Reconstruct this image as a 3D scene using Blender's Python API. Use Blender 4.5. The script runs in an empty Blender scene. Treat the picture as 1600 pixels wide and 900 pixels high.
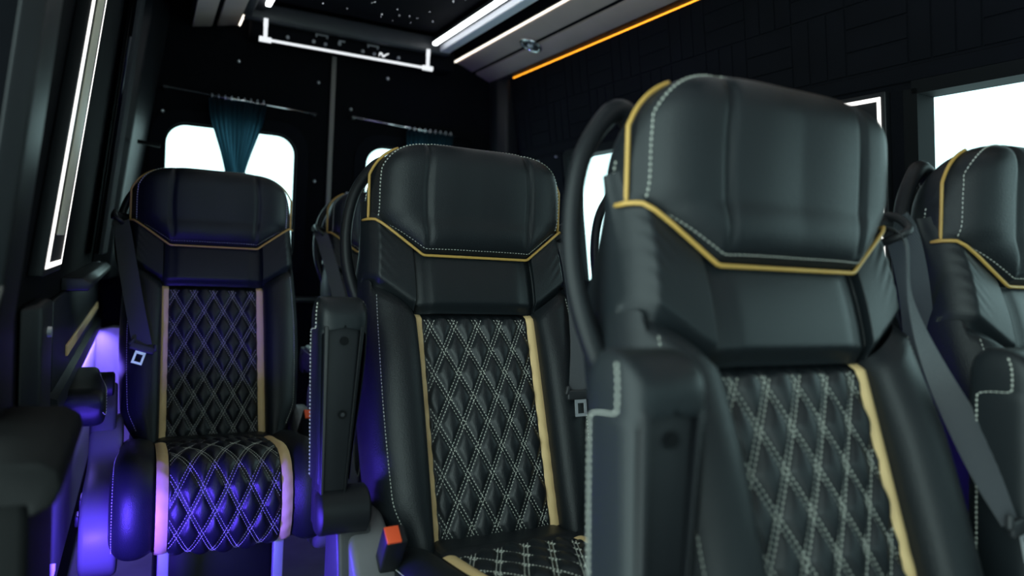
import bpy, bmesh, math, random
from mathutils import Vector, Matrix
random.seed(7)
scn = bpy.context.scene
COL = scn.collection
PI = math.pi

# ------------------------------------------------------------------ camera
cam_data = bpy.data.cameras.new('camera')
cam = bpy.data.objects.new('camera', cam_data)
COL.objects.link(cam)
cam_data.sensor_width = 36.0
cam_data.lens = 36.0 * 1124.0 / 1600.0
cam_data.clip_start = 0.02
Rm = ((0.8900194, -0.02830373, -0.45504325),
      (-0.45254298, 0.06645736, -0.88926277),
      (0.05541043, 0.99738775, 0.04633968))
M = Matrix(((Rm[0][0], Rm[0][1], Rm[0][2], 0.0),
            (Rm[1][0], Rm[1][1], Rm[1][2], 0.0),
            (Rm[2][0], Rm[2][1], Rm[2][2], 0.97),
            (0, 0, 0, 1)))
cam.matrix_world = M
cam_data.dof.use_dof = True
cam_data.dof.focus_distance = 1.55
cam_data.dof.aperture_fstop = 2.2
scn.camera = cam

# ------------------------------------------------------------------ sky, exposure
w = bpy.data.worlds.new('world'); scn.world = w; w.use_nodes = True
bg = w.node_tree.nodes['Background']
bg.inputs[0].default_value = (0.74, 0.97, 0.94, 1)
bg.inputs[1].default_value = 3.3
scn.view_settings.view_transform = 'Standard'
scn.view_settings.look = 'None'
scn.view_settings.exposure = -0.15
scn.view_settings.gamma = 1.0

def portal(name, loc, rot, sx, sy):
    l = bpy.data.lights.new(name, 'AREA'); l.shape = 'RECTANGLE'; l.size = sx; l.size_y = sy
    l.cycles.is_portal = True
    o = bpy.data.objects.new(name, l); COL.objects.link(o); o.location = loc; o.rotation_euler = rot
    return o
portal('windshield_portal', (0.715, -2.12, 1.35), (PI/2, 0, 0), 1.6, 0.9)
portal('side_window_portal', (1.66, 0.45, 1.14), (0, PI/2, 0), 0.6, 1.3)
portal('sliding_door_portal', (-0.26, 0.1, 0.95), (0, -PI/2, 0), 1.7, 1.5)
portal('front_window_portal', (1.66, -1.3, 1.14), (0, PI/2, 0), 0.6, 1.0)

# ------------------------------------------------------------------ materials
def nt(name):
    m = bpy.data.materials.new(name); m.use_nodes = True
    n = m.node_tree; b = n.nodes['Principled BSDF']
    return m, n, b
def mat(name, col, rough=0.5, metal=0.0, bump=0.0, scale=600.0, spec=0.5, var=0.0, coat=0.0, kind='noise', sheen=0.0):
    m, n, b = nt(name)
    b.inputs['Base Color'].default_value = (*col, 1)
    b.inputs['Roughness'].default_value = rough
    b.inputs['Metallic'].default_value = metal
    b.inputs['Specular IOR Level'].default_value = spec
    b.inputs['Coat Weight'].default_value = coat
    if sheen: b.inputs['Sheen Weight'].default_value = sheen
    tc = n.nodes.new('ShaderNodeTexCoord')
    if bump:
        if kind == 'voronoi':
            t = n.nodes.new('ShaderNodeTexVoronoi'); out = 'Distance'
        elif kind == 'weave':
            t = n.nodes.new('ShaderNodeTexWave'); t.bands_direction = 'DIAGONAL'; out = 'Fac'
        else:
            t = n.nodes.new('ShaderNodeTexNoise'); t.inputs['Detail'].default_value = 3; out = 'Fac'
        t.inputs['Scale'].default_value = scale
        n.links.new(tc.outputs['Object'], t.inputs['Vector'])
        bp = n.nodes.new('ShaderNodeBump'); bp.inputs['Strength'].default_value = bump
        bp.inputs['Distance'].default_value = 0.0006
        n.links.new(t.outputs[out], bp.inputs['Height'])
        n.links.new(bp.outputs['Normal'], b.inputs['Normal'])
    if var:
        t2 = n.nodes.new('ShaderNodeTexNoise'); t2.inputs['Scale'].default_value = 9
        n.links.new(tc.outputs['Object'], t2.inputs['Vector'])
        mx = n.nodes.new('ShaderNodeMix'); mx.data_type = 'RGBA'
        mx.inputs[6].default_value = (*[c*(1-var) for c in col], 1)
        mx.inputs[7].default_value = (*[min(1, c*(1+var)) for c in col], 1)
        n.links.new(t2.outputs['Fac'], mx.inputs[0]); n.links.new(mx.outputs[2], b.inputs['Base Color'])
    return m
def emis(name, col, s):
    m, n, b = nt(name)
    b.inputs['Base Color'].default_value = (0.02, 0.02, 0.02, 1)
    b.inputs['Emission Color'].default_value = (*col, 1)
    b.inputs['Emission Strength'].default_value = s
    return m
LEATHER = mat('black_leather', (0.0095, 0.0125, 0.0155), 0.45, bump=0.55, scale=520, kind='voronoi', spec=0.40)
LEATHER_S = mat('smooth_black_leather', (0.010, 0.0135, 0.0165), 0.40, bump=0.35, scale=700, kind='voronoi', spec=0.40)
QUILT = mat('quilted_black_leather', (0.0095, 0.0125, 0.0155), 0.40, bump=0.5, scale=560, kind='voronoi', spec=0.5)
GOLD = mat('gold_leather', (0.95, 0.64, 0.31), 0.5, bump=0.3, scale=300, var=0.12)
PIPE = mat('gold_piping', (0.60, 0.36, 0.09), 0.4, bump=0.2, scale=300)
THREAD = mat('pale_thread', (0.64, 0.65, 0.58), 0.7, bump=0.2, scale=900)
COVER = mat('grey_seat_cover_plastic', (0.17, 0.17, 0.18), 0.42, bump=0.35, scale=900, var=0.1)
BRACKET = mat('dark_bracket_plastic', (0.042, 0.043, 0.047), 0.42, bump=0.35, scale=900, var=0.1)
PLASTIC = mat('black_plastic', (0.009, 0.0105, 0.013), 0.42, spec=0.35, bump=0.35, scale=900, var=0.15)
BLACKP = mat('dull_black_plastic', (0.004, 0.0045, 0.005), 0.6, bump=0.5, scale=700, spec=0.18)
PLASTIC_G = mat('grey_plastic', (0.026, 0.028, 0.032), 0.42, bump=0.4, scale=900, var=0.1)
PANEL_G = mat('pale_grey_plastic', (0.34, 0.34, 0.36), 0.5, bump=0.3, scale=600, var=0.08)
WEB = mat('dark_webbing', (0.070, 0.076, 0.088), 0.62, bump=0.9, scale=330, kind='weave', sheen=0.2)
METAL = mat('bright_steel', (0.75, 0.77, 0.82), 0.30, metal=0.55, bump=0.05, scale=60)
CHROME = mat('chrome', (0.8, 0.82, 0.85), 0.12, metal=1.0, bump=0.03, scale=40)
RED = mat('red_plastic', (0.85, 0.10, 0.03), 0.35, bump=0.1, scale=500)
SUEDE = mat('black_suede', (0.0035, 0.004, 0.0055), 0.95, bump=0.8, scale=220, var=0.35, spec=0.08)
SUEDE_W = mat('dark_suede_panel', (0.0036, 0.0044, 0.0070), 0.9, bump=0.9, scale=260, var=0.3, spec=0.12)
TAN = mat('beige_panel', (0.46, 0.36, 0.29), 0.75, bump=0.9, scale=420, var=0.1)
BEIGE = mat('cream_insert', (0.80, 0.70, 0.55), 0.5, bump=0.15, scale=300)
RUBBER = mat('black_rubber', (0.005, 0.006, 0.007), 0.7, bump=0.3, scale=200, spec=0.12)
GRIM = mat('grey_seal', (0.16, 0.15, 0.14), 0.4, bump=0.3, scale=300)
CARPET = mat('carpet', (0.10, 0.10, 0.11), 0.95, bump=1.0, scale=160, var=0.5)
CLOTH = mat('black_curtain', (0.010, 0.012, 0.015), 0.85, bump=0.6, scale=400)
RAIL = mat('white_lacquered_rail', (0.72, 0.74, 0.78), 0.35, bump=0.05, scale=80)
LEDW = emis('white_led', (0.93, 0.97, 1.0), 6.0)
LEDF = emis('white_led_frame', (1.0, 0.98, 0.93), 1.8)
LEDL = emis('warm_white_led_line', (1.0, 0.92, 0.80), 2.2)
AMBER = emis('amber_glow', (1.0, 0.36, 0.02), 2.6)  # emission stands in for an amber reflection on the console's outer strip
LEDB = emis('blue_led', (0.10, 0.05, 1.0), 6.0)
STAR = emis('star_light', (0.85, 0.93, 1.0), 3.0)
BAR = emis('glowing_white', (0.92, 0.96, 1.0), 1.1)  # emission stands in for ceiling LED light reflected on the hand rail
# curtain cloth thin enough for daylight to come through
def thin_cloth():
    m = bpy.data.materials.new('thin_curtain'); m.use_nodes = True
    n = m.node_tree; n.nodes.remove(n.nodes['Principled BSDF'])
    out = n.nodes['Material Output']
    d = n.nodes.new('ShaderNodeBsdfDiffuse'); d.inputs[0].default_value = (0.010, 0.013, 0.018, 1)
    t = n.nodes.new('ShaderNodeBsdfTranslucent'); t.inputs[0].default_value = (0.03, 0.095, 0.14, 1)
    mx = n.nodes.new('ShaderNodeMixShader'); mx.inputs[0].default_value = 0.5
    n.links.new(d.outputs[0], mx.inputs[1]); n.links.new(t.outputs[0], mx.inputs[2]); n.links.new(mx.outputs[0], out.inputs[0])
    return m
THIN = thin_cloth()
def glass(name, tint):
    m = bpy.data.materials.new(name); m.use_nodes = True
    n = m.node_tree; n.nodes.remove(n.nodes['Principled BSDF'])
    out = n.nodes['Material Output']
    t = n.nodes.new('ShaderNodeBsdfTransparent'); t.inputs[0].default_value = (*tint, 1)
    g = n.nodes.new('ShaderNodeBsdfGlossy'); g.inputs['Roughness'].default_value = 0.02
    mx = n.nodes.new('ShaderNodeMixShader')
    mx.inputs[0].default_value = 0.06
    n.links.new(t.outputs[0], mx.inputs[1]); n.links.new(g.outputs[0], mx.inputs[2])
    n.links.new(mx.outputs[0], out.inputs[0])
    return m
GLASS = glass('window_glass', (0.86, 0.93, 0.95))

# ------------------------------------------------------------------ helpers
class MB:
    """collects verts and faces for one mesh"""
    def __init__(s): s.v = []; s.f = []
    def add(s, vs, fs):
        o = len(s.v); s.v += [tuple(p) for p in vs]; s.f += [tuple(i+o for i in f) for f in fs]; return s
    def box(s, c, d, R=None):
        x, y, z = [k/2 for k in d]
        vs = [Vector((a*x, b*y, e*z)) for a in (-1, 1) for b in (-1, 1) for e in (-1, 1)]
        if R is not None: vs = [R @ p for p in vs]
        vs = [p + Vector(c) for p in vs]
        return s.add(vs, [(0,1,3,2),(4,6,7,5),(0,4,5,1),(2,3,7,6),(0,2,6,4),(1,5,7,3)])
    def hexa(s, vs): return s.add(vs, [(0,1,3,2),(4,6,7,5),(0,4,5,1),(2,3,7,6),(0,2,6,4),(1,5,7,3)])
    def grid(s, nu, nv, fn, flip=False):
        vs = [fn(i/nu, j/nv) for j in range(nv+1) for i in range(nu+1)]
        fs = []
        for j in range(nv):
            for i in range(nu):
                a = j*(nu+1)+i
                q = (a, a+1, a+nu+2, a+nu+1)
                fs.append(q[::-1] if flip else q)
        return s.add(vs, fs)
    def tube(s, pts, r, seg=10, caps=True, closed=False):
        pts = [Vector(p) for p in pts]; n = len(pts); rings = []
        up = None
        for i, p in enumerate(pts):
            a = pts[(i-1) % n] if (i > 0 or closed) else pts[i]; b = pts[(i+1) % n] if (i < n-1 or closed) else pts[i]
            t = (b-a).normalized()
            if up is None:
                up = Vector((0, 0, 1)) if abs(t.z) < .9 else Vector((1, 0, 0))
            up = (up - t*up.dot(t)).normalized(); sd = t.cross(up)
            rr = r[i] if isinstance(r, (list, tuple)) else r
            rings.append([p + (up*math.cos(2*PI*k/seg) + sd*math.sin(2*PI*k/seg))*rr for k in range(seg)])
        vs = [q for ring in rings for q in ring]; fs = []
        for i in range(n if closed else n-1):
            j = (i+1) % n
            for k in range(seg):
                fs.append((i*seg+k, i*seg+(k+1) % seg, j*seg+(k+1) % seg, j*seg+k))
        if caps and not closed:
            fs.append(tuple(range(seg))[::-1]); fs.append(tuple((n-1)*seg+k for k in range(seg)))
        return s.add(vs, fs)
    def cyl(s, a, b, r, seg=20): return s.tube([a, b], r, seg)
    def prism(s, poly, fn, t0, t1):
        """poly: 2d outline, fn(p, t)->3d"""
        n = len(poly)
        vs = [fn(p, t0) for p in poly] + [fn(p, t1) for p in poly]
        fs = [tuple(range(n))[::-1], tuple(range(n, 2*n))]
        fs += [(i, (i+1) % n, n+(i+1) % n, n+i) for i in range(n)]
        return s.add(vs, fs)
    def mesh(s, name, m, smooth=False, bevel=0.0, sharp=None):
        me = bpy.data.meshes.new(name); me.from_pydata(s.v, [], s.f); me.update()
        bm = bmesh.new(); bm.from_mesh(me)
        bmesh.ops.recalc_face_normals(bm, faces=bm.faces)
        if bevel:
            es = [e for e in bm.edges if len(e.link_faces) == 2 and e.calc_face_angle(0) > 0.6]
            bmesh.ops.bevel(bm, geom=es, offset=bevel, segments=3, affect='EDGES', profile=0.5, clamp_overlap=True)
        bm.to_mesh(me); bm.free()
        me.materials.append(m)
        if smooth or bevel:
            for p in me.polygons: p.use_smooth = True
            if sharp or bevel:
                me.set_sharp_from_angle(angle=sharp or 0.9)
        return me
    def build(s, name, m, parent=None, smooth=False, bevel=0.0, sharp=None):
        o = bpy.data.objects.new(name, s.mesh(name, m, smooth, bevel, sharp))
        COL.objects.link(o)
        if parent: o.parent = parent
        return o
def tag(o, label=None, cat=None, group=None, kind=None):
    if label: o['label'] = label
    if cat: o['category'] = cat
    if group: o['group'] = group
    if kind: o['kind'] = kind
    return o
def empty(name, loc=(0, 0, 0), label=None, cat=None, group=None, parent=None):
    o = bpy.data.objects.new(name, None); COL.objects.link(o); o.location = loc
    o.empty_display_size = 0.05
    if parent: o.parent = parent
    return tag(o, label, cat, group)
def struct(name, mb, m, **k):
    o = mb.build(name, m, **k); o['kind'] = 'structure'; return o
def copy_tree(o, parent=None):
    c = o.copy(); COL.objects.link(c)
    if parent: c.parent = parent
    for ch in list(o.children): copy_tree(ch, c)
    return c
def lerp(a, b, t): return a+(b-a)*t
def sm(x, a=0., b=1.):
    t = max(0., min(1., (x-a)/(b-a))); return t*t*(3-2*t)
def pl(x, pts):
    if x <= pts[0][0]: return pts[0][1]
    for (a, p), (b, q) in zip(pts, pts[1:]):
        if x <= b: return p+(q-p)*(x-a)/(b-a)
    return pts[-1][1]
def crom(pts, n):
    """smooth resample of a polyline of tuples"""
    P = [Vector(p) for p in pts]; P = [P[0]*2-P[1]] + P + [P[-1]*2-P[-2]]
    out = []
    segs = len(P)-3
    for i in range(n+1):
        x = i/n*segs; k = min(int(x), segs-1); t = x-k
        a, b, c, d = P[k:k+4]
        out.append(0.5*((2*b)+(c-a)*t+(2*a-5*b+4*c-d)*t*t+(3*b-a-3*c+d)*t*t*t))
    return out

# ------------------------------------------------------------------ the van's shell
XC = 0.715
def XL(z): return -0.17 + (0.107*(z-0.85) if z > 0.85 else 0)      # inner face of the left wall
def XR(z): return 1.66 - (0.170*(z-0.85) if z > 0.85 else 0)       # inner face of the right wall
def wall_piece(mb, X, sgn, y0, y1, z0, z1, th=0.05):
    vs = []
    for dx in (0, sgn*th):
        for y in (y0, y1):
            for z in (z0, z1): vs.append((X(z)+dx, y, z))
    mb.hexa(vs)
struct('floor', MB().box((XC, 0.55, -0.03), (2.1, 5.6, 0.06)), CARPET)
ceil = struct('ceiling', MB().box((XC, 0.55, 1.95), (2.1, 5.6, 0.04)), SUEDE)
mb = MB()
wall_piece(mb, XL, -1, 0.98, 3.24, 0, 0.85); wall_piece(mb, XL, -1, 0.98, 3.24, 0.85, 1.95)
wall_piece(mb, XL, -1, -2.2, -0.75, 0, 0.85); wall_piece(mb, XL, -1, -2.2, -0.75, 0.85, 1.95)
wall_piece(mb, XL, -1, -0.75, 0.98, 1.80, 1.95)
wall_l = struct('wall_left', mb, SUEDE)
mb = MB()
wall_piece(mb, XR, 1, -2.2, 3.24, 0, 0.85)
wall_piece(mb, XR, 1, -2.2, 3.24, 1.40, 1.95)
for y0, y1 in ((-2.2, -1.8), (-0.8, -0.2), (1.085, 1.56), (2.62, 3.24)): wall_piece(mb, XR, 1, y0, y1, 0.85, 1.40)
wall_r = struct('wall_right', mb, SUEDE_W)
# embossed basket pattern of padded planks on the upper right wall
def basket(y0, z0, k):
    for i in range(3):
        if k % 2 == 0: a = (y0+0.055*i, y0+0.055*(i+1), z0, z0+0.165)
        else: a = (y0, y0+0.165, z0+0.055*i, z0+0.055*(i+1))
        g = 0.0016
        ya, yb, za, zb = a[0]+g, a[1]-g, a[2]+g, a[3]-g
        vs = []
        for dx, e in ((0.0, 0), (-0.0035, 0.0015)):
            for y in (ya+e, yb-e):
                for z in (za+e, zb-e): vs.append((XR(z)+dx, y, z))
        MB().hexa(vs).build('plank', SUEDE_W, wall_r)
for r in range(2):
    for c in range(15):
        basket(0.60+0.165*c, 1.46+0.165*r, r+c)
# padded field below, over and beside the windows
for (ya, yb, za, zb) in ((0.6, 3.07, 1.418, 1.456), (1.10, 1.145, 0.9, 1.40), (1.44, 1.52, 0.9, 1.40), (2.66, 3.07, 0.9, 1.412)):
    vs = []
    for dx, e in ((0.0, 0), (-0.005, 0.003)):
        for y in (ya+e, yb-e):
            for z in (za+e, zb-e): vs.append((XR(z)+dx, y, z))
    MB().hexa(vs).build('panel', SUEDE_W, wall_r)
for y, z in ((2.86, 1.395), (2.70, 1.40), (2.95, 1.1)):
    MB().cyl((XR(z)-0.012, y, z), (XR(z), y, z), 0.005, 10).build('screw', METAL, wall_r)
# right windows: frame + pane
def side_window(n, y0, y1):
    z0, z1 = 0.86, 1.40
    f = MB()
    for (a, b, c, d) in ((y0-.02, y0+.014, z0, z1), (y1-.014, y1+.02, z0, z1), (y0, y1, z0-.01, z0+.02), (y0, y1, z1-.012, z1+.018)):
        vs = []
        for dx in (-0.012, 0.05):
            for y in (a, b):
                for z in (c, d): vs.append((XR(z)+dx, y, z))
        f.hexa(vs)
    o = struct('window_%d' % n, f, RUBBER)
    vs = []
    for dx in (0.034, 0.038):
        for y in (y0, y1):
            for z in (z0, z1): vs.append((XR(z)+dx, y, z))
    MB().hexa(vs).build('pane', GLASS, o)
side_window(3, -0.2, 1.085); side_window(4, 1.56, 2.62); side_window(5, -1.8, -0.8)
# front bulkhead with the windscreen opening
mb = MB()
mb.box((XC, -2.22, 0.45), (2.1, 0.05, 0.9)); mb.box((XC, -2.22, 1.87), (2.1, 0.05, 0.16))
mb.box((-0.2, -2.22, 1.35), (0.2, 0.05, 0.9)); mb.box((1.63, -2.22, 1.35), (0.2, 0.05, 0.9))
fw = struct('wall_front', mb, SUEDE)
MB().box((XC, -2.22, 1.35), (1.66, 0.006, 0.92)).build('pane', GLASS, fw)

# rear doors, each one plate with a rounded window hole
def rrect(x0, x1, z0, z1, r, n=8):
    out = []
    for cx, cz, a0 in ((x1-r, z1-r, 0), (x0+r, z1-r, 90), (x0+r, z0+r, 180), (x1-r, z0+r, 270)):
        for i in range(n+1):
            a = math.radians(a0+90*i/n); out.append((cx+r*math.cos(a), cz+r*math.sin(a)))
    return out
YR = 3.20
def plate(outer, hole, y0, y1):
    x0, x1, z0, z1 = outer
    cx = sum(p[0] for p in hole)/len(hole); cz = sum(p[1] for p in hole)/len(hole)
    out = []
    for (x, z) in hole:
        dx, dz = x-cx, z-cz; ts = []
        if dx > 1e-6: ts.append((x1-cx)/dx)
        if dx < -1e-6: ts.append((x0-cx)/dx)
        if dz > 1e-6: ts.append((z1-cz)/dz)
        if dz < -1e-6: ts.append((z0-cz)/dz)
        t = min(ts); out.append([cx+dx*t, cz+dz*t])
    for c in ((x0, z0), (x0, z1), (x1, z0), (x1, z1)):
        k = min(range(len(out)), key=lambda i: (out[i][0]-c[0])**2+(out[i][1]-c[1])**2); out[k] = list(c)
    n = len(hole); vs = []
    for y in (y0, y1):
        vs += [(p[0], y, p[1]) for p in hole]; vs += [(p[0], y, p[1]) for p in out]
    fs = []
    for i in range(n):
        j = (i+1) % n
        fs.append((i, j, n+j, n+i)); fs.append((2*n+i, 3*n+i, 3*n+j, 2*n+j)); fs.append((i, 2*n+i, 2*n+j, j)); fs.append((n+i, n+j, 3*n+j, 3*n+i))
    return MB().add(vs, fs)
for k, (dx0, dx1, wx0, wx1) in enumerate(((-0.25, 0.703, 0.052, 0.565), (0.709, 1.72, 0.865, 1.378))):
    hole = rrect(wx0, wx1, 0.86, 1.425, 0.085)
    d = plate((dx0, dx1, 0.0, 1.93), hole, YR, YR+0.05).build('door_%d' % (k+1), SUEDE)
    d['kind'] = 'structure'
    # raised upholstered ring around the window
    ring = rrect(wx0-0.05, wx1+0.05, 0.80, 1.475, 0.12)
    m_ = MB(); n = len(hole); vs = []
    for (a, y) in ((ring, YR), (ring, YR-0.006), (hole, YR-0.010), (hole, YR+0.03)): vs += [(p[0], y, p[1]) for p in a]
    fs = [(q*n+i, q*n+(i+1) % n, (q+1)*n+(i+1) % n, (q+1)*n+i) for q in range(3) for i in range(n)]
    m_.add(vs, fs).build('window_surround', SUEDE_W, d)
    o = struct('window_%d' % (k+1), MB().tube([(p[0], YR+0.012, p[1]) for p in rrect(wx0+.003, wx1-.003, 0.863, 1.422, 0.082)], 0.006, 6, closed=True), RUBBER, smooth=True)
    MB().prism(hole, lambda p, t: (p[0], t, p[1]), YR+0.024, YR+0.029).build('pane', GLASS, o)
    scr = ((0.645, 1.665), (0.645, 1.24), (0.045, 1.46), (0.32, 1.70)) if k == 0 else ((0.79, 1.57), (0.95, 1.73), (1.20, 1.47), (0.79, 1.2), (1.44, 1.40))
    for (x, z) in scr:
        MB().tube([(x, YR-0.009, z), (x, YR-0.004, z), (x, YR, z)], [0.003, 0.006, 0.007], 12).build('screw', METAL, d)
MB().tube([(0.30, YR-0.02, 0.725), (0.69, YR-0.02, 0.725)], 0.014, 12).build('pull_bar', PLASTIC_G, bpy.data.objects['door_1'], smooth=True)
tr = struct('trim_1', MB().box((0.706, YR-0.006, 1.05), (0.020, 0.014, 1.62)), GRIM, bevel=0.003)
# right rear corner pillar, left rear corner pillar
def slab(name, pts_low, pts_high, m, bevel=0.008, parent=None):
    n = len(pts_low); vs = list(pts_low)+list(pts_high)
    fs = [tuple(range(n)), tuple(range(n, 2*n))]+[(i, (i+1) % n, n+(i+1) % n, n+i) for i in range(n)]
    return MB().add(vs, fs).build(name, m, parent, bevel=bevel)
o = slab('trim_2', [(1.53, 3.10, 0.0), (1.57, 3.06, 0.0), (1.64, 3.06, 0.0), (1.64, 3.19, 0.0), (1.53, 3.19, 0.0)],
         [(1.435, 3.10, 1.93), (1.475, 3.06, 1.93), (1.56, 3.06, 1.93), (1.56, 3.19, 1.93), (1.435, 3.19, 1.93)], PLASTIC, 0.012)
o['kind'] = 'structure'
o = slab('trim_3', [(-0.175, 2.93, 0.80), (-0.115, 2.98, 0.80), (-0.075, 3.19, 0.80), (-0.175, 3.19, 0.80)],
         [(-0.055, 2.93, 1.93), (0.015, 2.98, 1.93), (0.075, 3.19, 1.93), (-0.06, 3.19, 1.93)], PLASTIC, 0.01)
o['kind'] = 'structure'
for z in (1.37, 1.40, 0.86):
    x = lerp(-0.155, -0.04, (z-.8)/1.13)
    MB().cyl((x, 2.935, z), (x+0.004, 2.952, z), 0.005, 10).build('screw', METAL, o)
MB().box((0.0, 2.965, 1.30), (0.075, 0.03, 0.012), Matrix.Rotation(0.1, 3, 'Y')).build('seam', RUBBER, o, bevel=0.002)
# baseboard style trims of the left wall: black padded panel, gold stripe, pale lower panel, sill
mb = MB().box((-0.163, 2.40, 0.735), (0.014, 1.5, 0.19)); o = struct('trim_4', mb, LEATHER_S, bevel=0.006)
o = MB().box((-0.154, 2.50, 0.695), (0.006, 1.18, 0.026)).build('gold_stripe', GOLD, o, bevel=0.002)
mb = MB().box((-0.163, 2.38, 0.40), (0.014, 1.52, 0.42)); struct('trim_5', mb, PANEL_G, bevel=0.008)
struct('trim_11', MB().prism([(-0.16, 0.0), (-0.16, 0.60), (-0.10, 0.615), (0.02, 0.60), (0.08, 0.45), (0.10, 0.0)], lambda p, t: (p[0], t, p[1]), 3.08, 3.15), PANEL_G, bevel=0.01)
mb = MB().prism([(-0.17, 0.83), (-0.17, 0.862), (-0.125, 0.862), (-0.11, 0.85), (-0.112, 0.832)], lambda p, t: (p[0], t, p[1]), 1.92, 3.1)
struct('trim_6', mb, PLASTIC_G, bevel=0.004)
# pillars beside the sliding door
o = slab('trim_7', [(-0.168, 1.30, 0.0), (-0.140, 1.33, 0.0), (-0.140, 1.47, 0.0), (-0.168, 1.50, 0.0)],
         [(-0.168, 1.30, 0.85), (-0.140, 1.33, 0.85), (-0.140, 1.47, 0.85), (-0.168, 1.50, 0.85)], PLASTIC, 0.008)
o['kind'] = 'structure'
MB().tube([(-0.140, 1.40, 0.80), (-0.134, 1.40, 0.80)], 0.009, 12).build('screw', METAL, o)
def pillar(name, y0, y1, d, m, z1=1.93):
    mb = MB(); prof = [(0.0, y0), (d, y0+.018), (d, y1-.018), (0.0, y1)]
    zs = [0.0, 0.85, z1]
    vs = [(XL(z)+dx, y+(z-0.85)*0.0, z) for z in zs for dx, y in prof]
    fs = [(k*4+i, k*4+(i+1) % 4, k*4+4+(i+1) % 4, k*4+4+i) for k in range(2) for i in range(4)] + [(0, 1, 2, 3), (8, 9, 10, 11)]
    return mb.add(vs, fs).build(name, m, None, bevel=0.006)
o = pillar('trim_8', 0.96, 1.12, 0.024, PLASTIC)
o['kind'] = 'structure'
struct('trim_9', MB().tube(crom([(-0.150, 0.93, 0.3), (-0.150, 0.93, 0.80), (-0.147, 0.98, 0.90), (-0.143, 1.05, 0.97), (-0.140, 1.12, 1.05), (-0.128, 1.15, 1.20), (-0.11, 1.16, 1.4)], 40), 0.006, 10), GRIM, smooth=True)

# ------------------------------------------------------------------ overhead: consoles, star ceiling, light rails
def LEDlight(name, loc, rot, sx, sy, power, col, parent=None, spread=math.pi):
    l = bpy.data.lights.new(name, 'AREA'); l.shape = 'RECTANGLE'; l.size = sx; l.size_y = sy; l.energy = power; l.color = col; l.spread = spread
    o = bpy.data.objects.new(name, l); COL.objects.link(o); o.location = loc; o.rotation_euler = rot
    if parent: o.parent = parent
    return o
def console(name, xi, zi, xo, zo, label, ylen0, ybk, amber):
    t = empty(name, (0, 0, 0), label, 'luggage console')
    th = 0.012
    dx, dz = xo-xi, zo-zi
    def pt(f, y, lift=0): return (xi+dx*f, y, zi+dz*f+lift)
    for a, b in ((0.0, 0.47), (0.57, 1.0)):
        vs = [pt(f, y, l) for f in (a, b) for y in (ylen0, ybk) for l in (0, th)]
        MB().hexa(vs).build('beige_board', TAN, t, bevel=0.003)
    vs = [pt(f, y, l) for f in (0.0, 1.0) for y in (ylen0, ybk) for l in (0.008, 0.03)]
    MB().hexa(vs).build('back_plate', SUEDE, t)
    s = 1 if xo > xi else -1
    # body up to the ceiling, dark fascia
    vs = [(x, y, z) for (x, z0) in ((xi-s*0.012, zi+0.012), (xo+s*0.01, zo+0.02)) for y in (ylen0, ybk) for z in (z0, 1.929)]
    MB().hexa(vs).build('body', SUEDE, t)
    e = MB().tube([(xi-s*0.006, ylen0, zi+0.004), (xi-s*0.006, ybk, zi+0.004)], 0.0045, 8).build('edge_light', LEDL, t, smooth=True)
    if amber:
        vs = [(x, y, z) for (x, z0) in ((xo+s*0.002, zo+0.004), (xo+s*0.048, zo+0.006)) for y in (ylen0, ybk-0.1) for z in (z0, z0+0.014)]
        MB().hexa(vs).build('outer_ledge', PLASTIC, t)
        MB().tube([(xo+s*0.052, ylen0, zo+0.006), (xo+s*0.052, ybk-0.15, zo+0.006)], 0.0042, 8).build('amber_line', AMBER, t, smooth=True)  # glowing tube drawn in place of the strip's amber reflection
    return t
cr = console('luggage_console', 1.270, 1.850, 1.446, 1.783, 'beige and black overhead console with amber line along the right wall', -1.2, 3.18, True)
cl = console('luggage_console', 0.310, 1.838, 0.139, 1.800, 'short beige and black overhead console at the top left corner', -1.2, 3.18, False)
sl = math.atan2(-(1.783-1.850), 0.176)
Rv = Matrix.Rotation(sl, 3, 'Y')
for k, yv in enumerate((2.60, 1.60, 0.6)):
    c = Vector((1.355, yv, 1.8165))
    t = empty('air_vent', parent=cr)
    ring = [c + Rv @ Vector((0.043*math.cos(a), 0.043*math.sin(a), -0.004)) for a in [2*PI*i/28 for i in range(28)]]
    MB().tube(ring, 0.006, 8, closed=True).build('rim', CHROME, t, smooth=True)
    MB().cyl(c + Rv @ Vector((0, 0, 0.0)), c + Rv @ Vector((0, 0, -0.003)), 0.040, 28).build('dish', PLASTIC, t)
    MB().tube([c + Rv @ Vector((0, 0, z)) for z in (-0.003, -0.010, -0.012)], [0.014, 0.012, 0.004], 16).build('hub', METAL, t, smooth=True)
    for i in range(9):
        a = 2*PI*i/9
        R2 = Rv @ Matrix.Rotation(a, 3, 'Z')
        MB().box(c + R2 @ Vector((0.025, 0, -0.007)), (0.024, 0.0035, 0.008), R2).build('vane', CHROME, t)
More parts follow.
